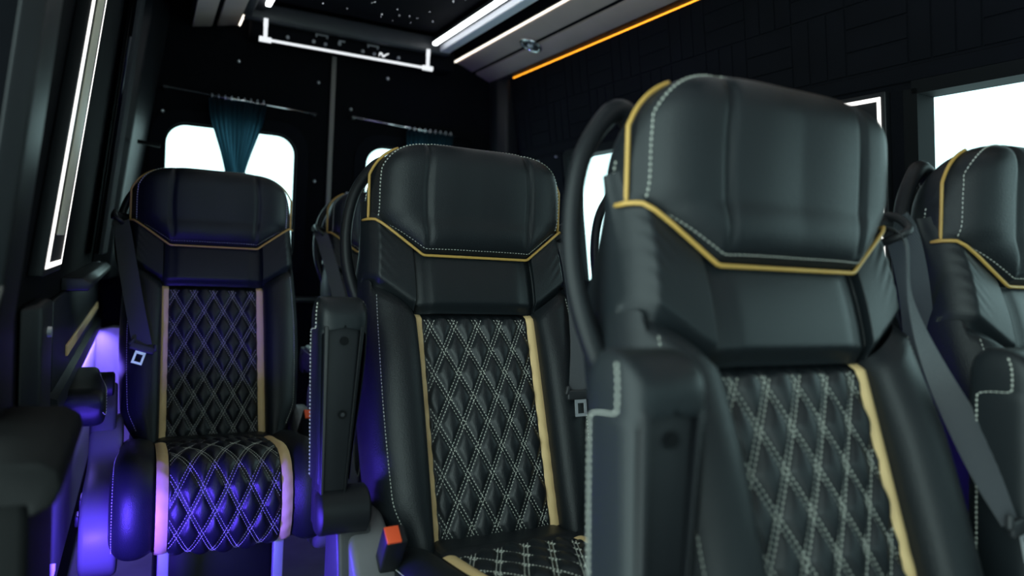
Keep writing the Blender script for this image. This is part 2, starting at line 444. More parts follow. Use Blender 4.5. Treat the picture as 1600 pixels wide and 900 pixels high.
# black sloped fascia between console and star ceiling
star = empty('star_ceiling', (0, 0, 0), 'black starlit ceiling panel dotted with tiny white lights', 'ceiling panel')
MB().box((0.735, 0.95, 1.915), (0.72, 4.1, 0.012)).build('panel', SUEDE, star)
sm_ = MB()
for i in range(420):
    x, y = random.uniform(0.42, 1.05), random.uniform(-0.6, 2.95)
    r = random.choice((0.0009, 0.0012, 0.0019))
    vs = [(x+r*math.cos(a), y+r*math.sin(a), 1.9085) for a in (0, 1.57, 3.14, 4.71)]+[(x, y, 1.9065)]
    sm_.add(vs, [(0, 1, 4), (1, 2, 4), (2, 3, 4), (3, 0, 4)])
tag(sm_.build('star_light', STAR, star), kind='stuff')
fr = empty('ceiling_light_frame', (0, 0, 0), 'pale rectangular ceiling frame with bright white light strips around the star panel', 'ceiling light')
MB().box((1.145, 0.9, 1.875), (0.045, 4.24, 0.075)).build('side_rail', RAIL, fr, bevel=0.006)
MB().box((0.325, 0.9, 1.875), (0.035, 4.24, 0.075)).build('side_rail', PLASTIC_G, fr, bevel=0.006)
MB().box((0.745, 3.035, 1.865), (0.86, 0.05, 0.07)).build('end_rail', PLASTIC_G, fr, bevel=0.012)
MB().box((1.082, 0.9, 1.855), (0.020, 4.14, 0.014)).build('light_strip', LEDW, fr, bevel=0.004)
MB().box((0.385, 0.9, 1.855), (0.020, 3.98, 0.014)).build('light_strip', LEDW, fr, bevel=0.004)
for x in (1.105, 0.36):
    MB().box((x, 0.9, 1.872), (0.05, 4.2, 0.018)).build('strip_backing', PLASTIC, fr)
# hand rail with two posts, their own glow imitates reflected LED light
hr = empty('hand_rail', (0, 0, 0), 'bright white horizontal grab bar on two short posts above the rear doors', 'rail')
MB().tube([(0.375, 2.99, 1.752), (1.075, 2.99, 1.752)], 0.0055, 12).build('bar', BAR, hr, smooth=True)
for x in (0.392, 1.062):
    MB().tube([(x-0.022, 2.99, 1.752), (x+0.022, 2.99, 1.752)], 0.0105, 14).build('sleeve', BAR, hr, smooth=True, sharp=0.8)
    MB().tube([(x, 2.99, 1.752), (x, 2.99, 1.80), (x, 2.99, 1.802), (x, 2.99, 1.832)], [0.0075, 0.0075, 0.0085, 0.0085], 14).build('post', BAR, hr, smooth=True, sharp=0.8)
# header console over the doors
hd = empty('header_console', (0, 0, 0), 'black panel over the rear doors with locks, small knobs and a white scribbled mark', 'panel')
MB().box((0.785, 3.13, 1.845), (0.87, 0.10, 0.13)).build('body', SUEDE, hd, bevel=0.01)
yk = 3.078
for (x0, x1, z0) in ((0.600, 0.652, 1.833), (0.818, 0.868, 1.828)):
    MB().box(((x0+x1)/2, yk, z0), (x1-x0, 0.006, 0.005)).box((x0+.004, yk, z0-.006), (.006, .006, .008)).box((x1-.004, yk, z0-.006), (.006, .006, .008)).build('latch', PANEL_G, hd)
MB().box((0.71, yk, 1.823), (0.026, 0.006, 0.005)).box((0.70, yk, 1.812), (0.012, 0.006, 0.014)).build('badge', PANEL_G, hd)
for (x, z) in ((0.594, 1.802), (0.642, 1.799), (0.80, 1.798), (0.850, 1.795), (0.958, 1.797), (0.49, 1.80)):
    MB().tube([(x, 3.082, z), (x, 3.072, z)], [0.0085, 0.006], 14).build('knob', PANEL_G, hd, smooth=True, sharp=.8)
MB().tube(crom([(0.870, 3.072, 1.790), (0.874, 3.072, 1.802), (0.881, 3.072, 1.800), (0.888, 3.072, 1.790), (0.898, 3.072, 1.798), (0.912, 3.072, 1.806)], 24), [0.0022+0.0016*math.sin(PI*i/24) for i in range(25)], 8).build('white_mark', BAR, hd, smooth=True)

# rods and curtains on the rear doors
def rod(x0, x1, z0, z1, label):
    t = empty('curtain_rod', (0, 0, 0), label, 'curtain rod')
    MB().tube([(x0, 3.155, z0), (x1, 3.155, z1)], 0.0045, 10).build('rod', CHROME, t, smooth=True)
    for x, z in ((x0+.01, z0), (x1-.01, z1)):
        MB().box((x, 3.177, z), (0.012, 0.045, 0.012)).build('bracket', PLASTIC, t)
    return t
rod(0.042, 0.635, 1.549, 1.520, 'thin chrome curtain rod above the left rear window')
rod(0.785, 1.37, 1.530, 1.500, 'thin chrome curtain rod above the right rear window')
def curtain(xt0, xt1, xb0, xb1, zt, zb, folds, label, m):
    t = empty('curtain', (0, 0, 0), label, 'curtain')
    def fn(a, b):
        f = sm(b, 0.0, 0.75)
        x = lerp(lerp(xt0, xt1, a), lerp(xb0, xb1, a), f)
        y = 3.150 - 0.006*b + (0.010-0.003*b)*math.sin(a*folds*2*PI+0.8*math.sin(7*b)) + 0.003*math.sin(a*folds*5+2)
        return (x + 0.002*math.sin(a*60+b*5), y, lerp(zt, zb, b))
    MB().grid(folds*8, 24, fn).build('cloth', m, t, smooth=True)
    for i in range(9):
        x = lerp(xt0, xt1, (i+.5)/9)
        R_ = [(x, 3.155+0.009*math.cos(q), zt+0.008+0.009*math.sin(q)) for q in [2*PI*j/10 for j in range(10)]]
        MB().tube(R_, 0.0013, 5, closed=True).build('ring', METAL, t)
    return t
curtain(0.207, 0.430, 0.285, 0.345, 1.530, 1.05, 11, 'dark blue sheer curtain gathered in the middle of the left rear window', THIN)
curtain(1.035, 1.262, 1.09, 1.16, 1.505, 1.05, 11, 'black curtain gathered over the right rear window behind the middle seat', THIN)
# left side curtain folds in the upper left corner and its rod
t = empty('curtain', (0, 0, 0), 'black side curtain hanging in vertical folds beside the left rear pillar', 'curtain')
MB().grid(60, 16, lambda a, b: (XL(lerp(1.85, 0.9, b))+0.035+0.012*math.sin(a*5*2*PI), lerp(2.58, 2.90, a), lerp(1.85, 0.9, b))).build('cloth', CLOTH, t, smooth=True)
cord = tag(MB().tube([(-0.058, 2.45, 1.55), (-0.085, 2.60, 1.38)], 0.004, 8).build('pull_cord', PLASTIC_G, None, smooth=True), 'short grey cord hanging by the left light panel', 'cord')

# wall light panels: an LED rectangle around a cream insert
def wall_light(X, sgn, y0, y1, z0, z1, label, insert, lean=0.0):
    t = empty('wall_light', (0, 0, 0), label, 'wall light')
    def P(y, z, d): return (X(z)+sgn*d, y+lean*(z-0.9), z)
    def bx(ya, yb, za, zb, d0, d1): return [P(y, z, d) for d in (d0, d1) for y in (ya, yb) for z in (za, zb)]
    MB().hexa(bx(y0-.012, y1+.012, z0-.012, z1+.012, 0.0, 0.022)).build('back_panel', PLASTIC, t, bevel=0.003)
    wd = 0.034 if insert else 0.008
    for nm, a in (('light_line', (y0, y0+wd, z0, z1)), ('light_line', (y1-(.004 if insert else .009), y1, z0, z1)), ('light_line', (y0, y1, z0, z0+.009)), ('light_line', (y0, y1, z1-.009, z1))):
        MB().hexa(bx(*a, 0.022, 0.0235 if insert else 0.026)).build(nm, LEDF, t)
    if insert:
        MB().hexa(bx(y0+.075, y1-.055, z0+.055, z1-.05, 0.022, 0.0245)).build('cream_insert', BEIGE, t, bevel=0.003)
    return t
wall_light(XL, 1, 1.36, 1.60, 0.905, 1.72, 'tall white light frame with a cream insert on the left door pillar', True, 0.20)
wall_light(XR, -1, 1.155, 1.42, 0.95, 1.392, 'square white light frame on the right wall between the side windows', False)

# ------------------------------------------------------------------ the seats
RA = math.radians(21.0); SN, CS = math.sin(RA), math.cos(RA)
def B(u, n, v): return (u, v*SN+n*CS, 0.45+v*CS-n*SN)      # backrest frame to seat frame
def wv(v): return 0.224 + 0.014*math.sin(PI*min(1, max(0, v/0.56))) - 0.03*(1-sm(v, -0.03, 0.07))
HALF = crom([(0.1395, -0.006), (0.1345, -0.026), (0.142, -0.049), (0.165, -0.060), (0.190, -0.055), (0.209, -0.040), (0.222, -0.014), (0.228, 0.02), (0.227, 0.06), (0.220, 0.105)], 27)
def half(a):
    x = max(0, min(1, a))*27; k = min(26, int(x)); p = HALF[k].lerp(HALF[k+1], x-k); return p.x, p.y
def Q(u): u = abs(u); return pl(u, ((0.130, 0.418), (0.222, 0.482), (0.24, 0.50)))
def Pp(u): u = abs(u); return pl(u, ((0.118, 0.549), (0.212, 0.622), (0.24, 0.634)))
def bolster(sgn):
    def fn(a, b):
        u, n = half(a)
        top = Q(u) if a < 0.62 else lerp(Q(0.224), 0.500, (a-.62)/.38)
        v = lerp(-0.045, top, b)
        uu = 0.139+(u-0.139)*(wv(v)-0.139)/(0.228-0.139) if u > 0.139 else u
        L = (top+0.045)
        tuck = 0.016*(1-sm((1-b)*L, 0, 0.022)) if a < .6 else 0.0
        n *= lerp(1.0, 0.80, sm(v, 0.30, 0.46)) if n < 0 else 1.0
        n += tuck*(1 if n < 0 else 0) - 0.006*math.sin(PI*b)*sm(a, 0, .3)*(1 if n < .01 else 0)
        n -= 0.0
        return B(sgn*uu, n, v)
    return MB().grid(34, 50, fn)
QS = 0.051; QV = 0.098
def quilt_h(u, s, A=0.0108, ph=0.0):
    a = u/QS + (s+ph)/QV; b = u/QS - (s+ph)/QV
    g = math.sqrt(1/QS**2+1/QV**2)
    fa = abs(a-round(a))/g; fb = abs(b-round(b))/g
    d = min(fa, fb)
    w_ = 0.0042
    if d < w_: return 0.0006*math.cos(d/w_*PI/2)
    x = min(fa, fb)-w_; y = max(fa, fb)-w_
    return A*(1-math.exp(-x/0.0045))*(0.55+0.45*(1-math.exp(-y/0.007)))
def back_n(u, v): return -0.012 - 0.010*math.cos(min(1, abs(u)/0.12)*PI/2)*math.sin(PI*min(1, max(0, (v+.05)/0.5)))
def quilt_back():
    e = 0.119
    def fn(a, b):
        u = lerp(-e, e, a); v = lerp(-0.045, 0.420, b)
        tk = 0.010*(1-sm(0.42-v, 0, 0.016))
        ed = sm(min(a, 1-a)*2*e, 0, 0.006)
        return B(u, back_n(u, v)-quilt_h(u, v)*ed*sm(.42-v, 0, .012)+tk, v)
    return MB().grid(84, 156, fn)
def strip_back(sgn):
    def fn(a, b):
        v = lerp(-0.045, 0.419, b); u = lerp(0.1175, 0.1405, a)
        n = -0.013 - 0.0035*math.sin(PI*a) - 0.0010*math.sin(v*150+a*2.5)*sm(0.26-v, 0, .15) + 0.01*(1-sm(0.42-v, 0, .012))
        return B(sgn*u, n, v)
    return MB().grid(8, 90, fn)
# stitches: short raised dashes that follow a path
def stitches(mb, path, nrm, wid=0.00115, dash=0.0043, gap=0.0024, h=0.0008, off=0.0):
    """path(t)->Vector for t in 0..1; nrm(t)->Vector"""
    N = 220; pts = [Vector(path(i/N)) for i in range(N+1)]
    acc = [0]
    for p, q in zip(pts, pts[1:]): acc.append(acc[-1]+(q-p).length)
    L = acc[-1]; s = gap; k = 0
    def at(x):
        nonlocal k
        while k < N-1 and acc[k+1] < x: k += 1
        f = (x-acc[k])/max(1e-9, acc[k+1]-acc[k]); return pts[k].lerp(pts[k+1], f), (k+f)/N
    while s+dash < L:
        p, t = at(s); q, t2 = at(s+dash)
        nn = Vector(nrm((t+t2)/2)).normalized(); d = (q-p)
        if d.length < dash*1.6:
            sd = d.normalized().cross(nn)*(wid/2)
            m = (p+q)/2 + nn*h
            p0 = p - nn*0.0006; q0 = q - nn*0.0006
            mb.add([p0-sd, p0+sd, q0+sd, q0-sd, m+sd*.7+d*.3, m-sd*.7+d*.3, m-sd*.7-d*.3, m+sd*.7-d*.3],
                   [(0, 1, 7, 6), (3, 5, 4, 2), (1, 2, 4, 7), (0, 6, 5, 3), (6, 7, 4, 5)])
        s += dash+gap
def quilt_lines(umax, s0, s1, ph=0.0):
    out = []
    kmax = int(umax/QS + (s1+ph)/QV)+2; kmin = int(-umax/QS + (s0+ph)/QV)-2
    g = math.sqrt(1/QS**2+1/QV**2)
    for fam in (1, -1):
        for k in range(kmin, kmax+1):
            for o in (-0.0034, 0.0034):
                c = k + o*g
                # fam*u/QS + (s+ph)/QV = c
                pts = []
                for (ua) in (-umax, umax):
                    pts.append((ua, (c-fam*ua/QS)*QV-ph))
                (ua, sa), (ub, sb) = pts
                def clip(s): t = (s-sa)/(sb-sa); return ua+(ub-ua)*t, s
                A_ = (ua, sa) if s0 <= sa <= s1 else (clip(min(max(sa, s0), s1)))
                B_ = (ub, sb) if s0 <= sb <= s1 else (clip(min(max(sb, s0), s1)))
                if (sa < s0 and sb < s0) or (sa > s1 and sb > s1): continue
                if abs(A_[1]-B_[1]) < 0.012: continue
                out.append((A_, B_))
    return out
BN = Vector((0, -CS, SN))
def quilt_back_stitch():
    mb = MB()
    for (a, b) in quilt_lines(0.116, -0.03, 0.408):
        L = math.hypot(a[0]-b[0], a[1]-b[1])
        def path(t):
            u, v = lerp(a[0], b[0], t), lerp(a[1], b[1], t)
            return B(u, back_n(u, v)-max(0.0006, quilt_h(u, v))-0.0003, v)
        stitches(mb, path, lambda t: BN)
    return mb
def shoulder():
    side = [half(i/30) for i in range(31)]
    cen = [(x, -0.010) for x in [i*0.139/14 for i in range(14)]]
    ring = [(-x, n, 1) for x, n in reversed(side)] + [(-x, n, 0) for x, n in reversed(cen)] + [(x, n, 0) for x, n in cen[1:]] + [(x, n, 1) for x, n in side]
    nR = len(ring)-1
    def fn(a, b):
        i = a*nR; k = min(nR-1, int(i)); f = i-k
        u = lerp(ring[k][0], ring[k+1][0], f); n = lerp(ring[k][1], ring[k+1][1], f)
        au = abs(u)
        q = Q(au) if n < -0.005 else 0.484+0.016*sm(n, -0.005, 0.105)
        p = Pp(au) + 0.03
        v = lerp(q, p, b); L = p-q
        cb = 0.030*sm(0.185-au, 0, 0.10)               # fills the hollow between the bolsters
        if n < 0: n = max(n*lerp(1.0, 0.80, sm(au, .139, .145)) - cb*0.75, -0.036)
        else: n *= lerp(1.0, 0.15, sm(v, 0.48, 0.66))
        n2 = n + (0.016*(1-sm(b*L, 0, 0.02)) - 0.006*math.sin(PI*min(1, b*1.1)))*(1 if n < 0.01 else 0)
        # soft creases near the outer ends, two faint vertical seams
        n2 += 0.0006*math.sin((v*1.0-au*1.2)*300)*sm(au, 0.16, 0.20)*(1-sm(au, .214, .222))*sm(v, q+.015, q+.05)*sm(p-v, 0, .02)
        n2 += 0.0022*math.exp(-((au-0.106)/0.0035)**2)
        return B(u*(wv(v)/0.228 if au > .139 else 1) if au > .139 else u, n2, v)
    return MB().grid(130, 40, fn)
# headrest
HR = crom([(0, -0.080), (0.06, -0.080), (0.11, -0.077), (0.155, -0.071), (0.183, -0.060), (0.200, -0.045), (0.211, -0.028), (0.219, -0.008), (0.220, 0.014), (0.214, 0.042), (0.18, 0.058), (0.1, 0.062), (0, 0.063)], 72)
def head_pt(a, t):
    """a in -1..1 round the half ring on each side, t bottom..top"""
    s_ = 1 if a >= 0 else -1; x = min(1, abs(a))*72; k = min(71, int(x)); p = HR[k].lerp(HR[k+1], x-k)
    u, n = p.x, p.y
    vb = pl(u, ((0.117, 0.535), (0.213, 0.612), (0.23, 0.622)))
    if n > 0.012: vb = lerp(0.614, 0.56, sm(n, .012, .04))
    vt = 0.644 + 0.124*max(0, 1-(u/0.2235)**4.6)**(1/2.5)
    v = lerp(vb, vt, t)
    k_ = 1.0
    kb = 0.40+0.60*math.sqrt(max(0, 1-(1-min(1, t/0.26))**2))
    kt = math.sqrt(max(0, 1-(max(0, t-0.70)/0.30)**2.5)) if t > .70 else 1
    nf = n*kb*kt if n < 0 else n*kt
    lean = -0.32*max(0, v-0.60)
    if n < -0.02:
        gr = 0.108 + 0.008*math.sin(PI*t)
        nf += 0.0075*math.exp(-((u-gr)/0.0048)**2)*sm(t, 0.02, .12)*sm(1-t, 0, .08)
        nf -= 0.006*math.sin(PI*t)*(math.sin(PI*min(1, u/gr)) if u < gr else math.sin(PI*min(1, (u-gr)/0.09)))*0.45
    uu = u*(1-0.018*sm(t, .5, 1))*(1-0.10*(1-kt)*sm(u, .15, .22)*0)
    return B(s_*uu, nf+lean, v)
def head():
    mb = MB()
    mb.grid(200, 40, lambda a, b: head_pt(lerp(-1, 1, a), 1-(1-b)**1.35 if b < 1 else 1.0))
    return mb
def head_stitch():
    mb = MB(); A = 0.445
    def path(t):
        if t < .28: return head_pt(-A, lerp(0.03, .80, t/.28))
        if t > .72: return head_pt(A, lerp(.80, 0.03, (t-.72)/.28))
        f = (t-.28)/.44; a = lerp(-A, A, f); return head_pt(a, .80+0.185*math.sin(PI*f)**0.5)
    def nrm(t):
        p = Vector(path(t)); c = Vector(B(0, 0.0, 0.66)); d = (p-c); d.x *= .6; return d
    stitches(mb, path, nrm, wid=0.0016, dash=0.0048, h=0.0018)
    # back part double stitch on the side, behind the piping
    for s_ in (-1, 1):
        stitches(mb, lambda t: head_pt(s_*0.665, lerp(0.02, .85, t)), lambda t: Vector((s_, 0, 0)), wid=0.0016, h=0.0018)
    # line just over the lower edge
    stitches(mb, lambda t: tuple(Vector(head_pt(lerp(-0.46, 0.46, t), 0.035))), lambda t: Vector((0, -1, -0.2)), wid=0.0010, h=0.0012)
    return mb
def piping():
    def surf(u):     # in front of the shoulder panel, under the headrest
        n = pl(abs(u), ((0.0, -0.0425), (0.12, -0.0425), (0.18, -0.0445), (0.200, -0.0435), (0.213, -0.038), (0.222, -0.027), (0.229, -0.010)))
        return B(u, n, Pp(u)-0.016)
    pts = [surf(lerp(-0.229, 0.229, i/80)) for i in range(81)]
    def side(s_):
        out = []
        u_, n_ = HR[40].x, HR[40].y
        vt0 = 0.644 + 0.124*max(0, 1-(u_/0.2235)**4.6)**(1/2.5)
        for i in range(14):
            v = lerp(0.614, vt0, i/13); out.append(Vector(B(s_*(u_+0.0035), n_-0.32*max(0, v-0.60), v)))
        for i in range(1, 22):
            uo = lerp(u_, 0.165, (i/21)**1.6); v = 0.644 + 0.124*max(0, 1-(uo/0.2235)**4.6)**(1/2.5)
            out.append(Vector(B(s_*(uo+0.0035*(1-i/21))*(1-0.018*i/21), n_-0.32*(v-0.60), v+0.001)))
        return out
    L = side(-1); R_ = side(1)
    allp = list(reversed(L)) + [Vector(p) for p in pts] + R_
    return MB().tube(allp, 0.0029, 8)
def bolster_stitch():
    mb = MB()
    for s_ in (-1, 1):
        def path(t):
            v = lerp(0.0, 0.455, t); u, n = half(0.56); n *= lerp(1.0, 0.80, sm(v, 0.30, 0.46)) if n < 0 else 1.0; uu = 0.139+(u-0.139)*(wv(v)-0.139)/(0.228-0.139)
            bb = (v+.045)/(0.48+.045)
            return B(s_*uu, n-0.006*math.sin(PI*bb)-0.0004, v)
        stitches(mb, path, lambda t: Vector((s_*0.7, -1, .3)), wid=0.0013)
    return mb
def back_shell():
    def fn(a, b):
        th = lerp(-PI/2, PI*1.5, a); v = lerp(-0.06, 0.62, b)
        k = sm(b, 0, .06)*sm(1-b, 0, .05)
        c, s_ = math.cos(th), math.sin(th)
        x = 0.214*math.copysign(abs(c)**0.35, c); y = 0.075+0.048*math.copysign(abs(s_)**0.5, s_)
        dn = 0.088*sm(v, .46, .62)
        return B(x*(wv(v)/.226)*(.9+.1*k), lerp(0.075, y, .5+.5*k)-dn, v)
    return MB().grid(56, 30, fn)
# cushion
PROF = crom([(0.05, 0.422), (-0.05, 0.434), (-0.17, 0.452), (-0.27, 0.468), (-0.335, 0.469), (-0.378, 0.453), (-0.405, 0.420), (-0.415, 0.372), (-0.412, 0.325), (-0.395, 0.285), (-0.355, 0.262)], 120)
PL_ = [0]
for p, q in zip(PROF, PROF[1:]): PL_.append(PL_[-1]+(q-p).length)
SL = PL_[-1]
def cprof(s):
    s = max(0, min(SL, s)); k = 0
    lo, hi = 0, 119
    while lo < hi:
        m = (lo+hi)//2
        if PL_[m+1] < s: lo = m+1
        else: hi = m
    k = lo; f = (s-PL_[k])/(PL_[k+1]-PL_[k]); p = PROF[k].lerp(PROF[k+1], f)
    a = PROF[max(0, k-1)]; b = PROF[min(120, k+2)]; t = (b-a).normalized()
    return p, Vector((t.y, -t.x))*1.0 if False else Vector((-t.y*-1, t.x*-1))
def cpt(u, s, h):
    p, nrm = cprof(s)
    return (u, p.x+nrm.x*h, p.y+nrm.y*h)
# normal check: at the top the outward normal must point up
_, _n = cprof(0.2)
NSG = 1 if _n.y > 0 else -1
def cpt(u, s, h):
    p, nrm = cprof(s); return (u, p.x+NSG*nrm.x*h, p.y+NSG*nrm.y*h)
CS_ = crom([(0.0, 0.0), (0.06, 0.0), (0.125, 0.0), (0.142, 0.001), (0.155, 0.010), (0.172, 0.018), (0.192, 0.019), (0.210, 0.012), (0.223, -0.004), (0.230, -0.028), (0.230, -0.055), (0.222, -0.085)], 44)
S0 = 0.155
def csec(a):
    x = min(1, abs(a))*44; k = min(43, int(x)); p = CS_[k].lerp(CS_[k+1], x-k); return math.copysign(p.x, a), p.y
def cushion():
    def fn(a, b):
        aa = lerp(-1, 1, a); u, h = csec(aa); s = lerp(0, SL, b)
        au = abs(u)
        rear = 1-sm(s, S0-0.02, S0+0.01)
        if au < 0.145: h += 0.012*rear*(1-sm(au, .12, .145)*.5)*sm(s, 0, .06) - 0.003*(1-rear)
        h -= 0.03*(1-sm(SL-s, 0, 0.05))
        sl = (1-sm(s, 0.02, 0.16))*0.012
        wd = 1 + 0.02*sm(s, 0.2, 0.4)
        return cpt(u*wd, s, h-sl*sm(au, .13, .2))
    return MB().grid(88, 80, fn)
def cushion_quilt():
    e = 0.1215
    def fn(a, b):
        u = lerp(-e, e, a); s = lerp(S0, SL-0.012, b)
        k = sm(s-S0, 0, .015)*sm(SL-.012-s, 0, .02)
        ed = sm(min(a, 1-a)*2*e, 0, .006)
        return cpt(u, s, 0.003+0.010*math.cos(u/e*PI/2)*k + quilt_h(u, s, 0.0095, .01)*ed*k - 0.004*(1-k))
    return MB().grid(84, 136, fn)
def cushion_quilt_stitch():
    mb = MB(); e = 0.1215
    for (a, b) in quilt_lines(0.118, S0+.008, SL-0.02, .01):
        def path(t):
            u, s = lerp(a[0], b[0], t), lerp(a[1], b[1], t); k = sm(s-S0, 0, .015)*sm(SL-.012-s, 0, .02)
            return cpt(u, s, 0.0035+0.010*math.cos(u/e*PI/2)*k+max(.0006, quilt_h(u, s, .0095, .01)))
        def nrm(t):
            s = lerp(a[1], b[1], t); p, n_ = cprof(s); return Vector((0, NSG*n_.x, NSG*n_.y))
        stitches(mb, path, nrm)
    return mb
def cushion_strip(sgn):
    def fn(a, b):
        s = lerp(S0-0.012, SL-0.012, b); u = lerp(0.1200, 0.1445, a)
        return cpt(sgn*u, s, 0.0055+0.003*math.sin(PI*a)+0.0008*math.sin(s*170+a*3)*sm(s, .3, .4)-0.006*(1-sm(s-S0+.012, 0, .01)))
    return MB().grid(8, 90, fn)
def cushion_stitch():
    mb = MB()
    for s_ in (-1, 1):
        def path(t):
            s = lerp(0.10, SL-0.03, t); u, h = csec(s_*0.735); sl = (1-sm(s, 0.02, 0.16))*0.012
            wd = 1 + 0.02*sm(s, 0.2, 0.4); return cpt(u*wd, s, h-sl+0.0006)
        def nrm(t):
            p, n_ = cprof(lerp(0.10, SL-.03, t)); return Vector((s_*1.2, NSG*n_.x, NSG*n_.y))
        stitches(mb, path, nrm, wid=0.0015)
    return mb
def side_cover(sgn):
    poly = [(0.10, 0.30), (0.085, 0.47), (0.03, 0.50), (-0.04, 0.475), (-0.12, 0.415), (-0.26, 0.40), (-0.34, 0.37), (-0.375, 0.31), (-0.36, 0.235), (-0.28, 0.195), (-0.05, 0.185), (0.06, 0.20)]
    P2 = [tuple(p) for p in crom(poly+[poly[0]], 60)][:-1]
    return MB().prism(P2, lambda p, t: (t, p[0], p[1]), sgn*0.218, sgn*(0.262 if sgn > 0 else 0.292))
# armrest in its lowered frame: hinge at origin, arm along -y, pad on top
def arm_section(th, e=0.34): return math.copysign(abs(math.cos(th))**e, math.cos(th)), math.copysign(abs(math.sin(th))**e, math.sin(th))
AL = 0.365
def armrest(parent, x, raised):
    """placed by a matrix; parts share the frame"""
    name = 'armrest'
    e = empty(name, parent=parent)
    e.location = (x, 0.010, 0.555) if not raised else (x, 0.0, 0.535)
    e.rotation_euler = (-(PI/2+RA) if raised else 0, 0, 0)
    return e
def arm_meshes():
    # leather pad: wraps top, sides and the free end
    def pad(a, b):
        y = lerp(-0.05, -AL, 1-(1-b)**1.7)
        cl = sm(-y, AL-0.062, AL-0.052)
        th = lerp(-lerp(0.24, 0.5, cl)*PI, (1+lerp(0.24, 0.5, cl))*PI, a)
        c, s_ = arm_section(th, .45)
        k = math.sqrt(max(0, 1-(max(0, -y-(AL-0.040))/0.040)**2.4))
        x = 0.043*c*(0.72+0.28*k); tp_ = sm(-y, 0.02, AL-0.06); x = x*lerp(0.66, 1, tp_) - 0.010*(1-tp_)
        z = 0.002+(0.046 if s_ > 0 else 0.042)*s_*(0.12+0.88*k) + 0.012*(1-k)
        if k < 1e-3: x *= 0.0; z = 0.014
        return (x, y, z)
    P = MB().grid(48, 46, pad)
    pm = P.mesh('arm_pad', LEATHER_S, smooth=True)
    # plastic underside core with a raised lip
    core = MB().prism([(-0.036, -0.022), (-0.039, 0.0), (-0.036, 0.030), (0.036, 0.030), (0.039, 0.0), (0.036, -0.022), (0.027, -0.032), (-0.027, -0.032)], lambda p, t: (p[0], t, p[1]), 0.03, -AL+0.040)
    lip = MB()
    for s_ in (-1, 1): lip.prism([(s_*0.027, -0.040), (s_*0.034, -0.038), (s_*0.040, -0.014), (s_*0.031, -0.020)], lambda p, t: (p[0], t, p[1]), -0.03, -AL+0.05)
    for mb_ in (core, lip):
        mb_.v = [((x_*lerp(0.62, 1, sm(-y_, 0.02, AL-0.06)) - 0.012*(1-sm(-y_, 0.02, AL-0.06))), y_, z_) for (x_, y_, z_) in mb_.v]
    cm = core.mesh('arm_core', PLASTIC, bevel=0.004); lm = lip.mesh('arm_lip', PLASTIC, bevel=0.0015)
    st = MB()
    for s_ in (-1, 1):
        th = 0.5*PI - s_*0.36*PI
        stitches(st, lambda t: (lambda q: (q[0]*1.012, q[1], q[2]+0.0006))(pad(0.5-s_*0.27, lerp(0.0, 0.90, t))), lambda t: Vector((s_, 0, .6)), wid=0.0013, h=0.0012)
    sm2 = st.mesh('arm_stitch', THREAD)
    piv = MB().tube([(-0.036, 0.0, -0.016), (-0.032, 0.0, -0.016), (0.046, 0.0, -0.016), (0.050, 0.0, -0.016)], [0.036, 0.041, 0.041, 0.036], 28)
    pv = piv.mesh('arm_hinge', PLASTIC, smooth=True, sharp=0.8)
    sc = [MB().tube([(0.0, y, -0.036), (0.0, y, -0.0345)], [0.0075, 0.0075], 14).mesh('screw_hole', RUBBER) for y in (-AL+0.075, -0.165)]
    sw = MB().tube([(0.0, -0.165, -0.0375), (0, -0.165, -0.036)], 0.0035, 10).mesh('screw', PLASTIC_G)
    return pm, cm, lm, sm2, pv, sc, sw
ARM = arm_meshes()
def linkm(name, me, parent):
    o = bpy.data.objects.new(name, me); COL.objects.link(o); o.parent = parent; return o
def make_armrest(parent, x, raised):
    pm, cm, lm, st, pv, sc, sw = ARM
    a = linkm('armrest', cm, parent)
    if raised:
        a.location = (x, 0.0, 0.520); a.rotation_euler = (-(PI/2+math.radians(4)), 0, 0)
    else:
        a.location = (x, 0.03, 0.590)
    linkm('arm_pad', pm, a); linkm('arm_lip', lm, a); linkm('stitching', st, a)['kind'] = 'stuff'; linkm('hinge_drum', pv, a)
    for s_ in sc: linkm('screw_hole', s_, a)
    linkm('screw', sw, a)
    # bracket holding the hinge
    s2 = 0.05
    br = MB().prism([(0.05, 0.20), (0.055, 0.47), (0.04, 0.540), (0.015, 0.545), (0.0, 0.52), (-0.030, 0.49), (-0.055, 0.40), (-0.065, 0.20)], lambda p, t: (t, p[0], p[1]+(0.0 if raised else 0.045 if p[1] > .45 else 0)), x-0.002, x+0.058)
    br.build('arm_bracket', BRACKET, parent, bevel=0.008)
    return a
def ribbon(mb, pts, wdir, wid, th=0.0014):
    """flat strap: pts (Vector list), wdir list of width directions"""
    n = len(pts)
    P = [Vector(p) for p in pts]
    vs = []
    for i in range(n):
        t = (P[min(n-1, i+1)]-P[max(0, i-1)]).normalized(); wd = Vector(wdir[i]); wd = (wd - t*wd.dot(t)).normalized(); nn = t.cross(wd)
        w2 = (wid[i] if isinstance(wid, list) else wid)/2
        for a, b in ((-1, -1), (-.92, -1.0), (.92, -1.0), (1, -1), (1, 1), (-1, 1)):
            vs.append(P[i]+wd*(a*w2)+nn*(b*th/2*(1.0 if abs(a) < .95 else 0.6)))
    fs = []
    for i in range(n-1):
        for k in range(6): fs.append((i*6+k, i*6+(k+1) % 6, (i+1)*6+(k+1) % 6, (i+1)*6+k))
    fs.append(tuple(range(6))); fs.append(tuple((n-1)*6+k for k in range(6)))
    return mb.add(vs, fs)
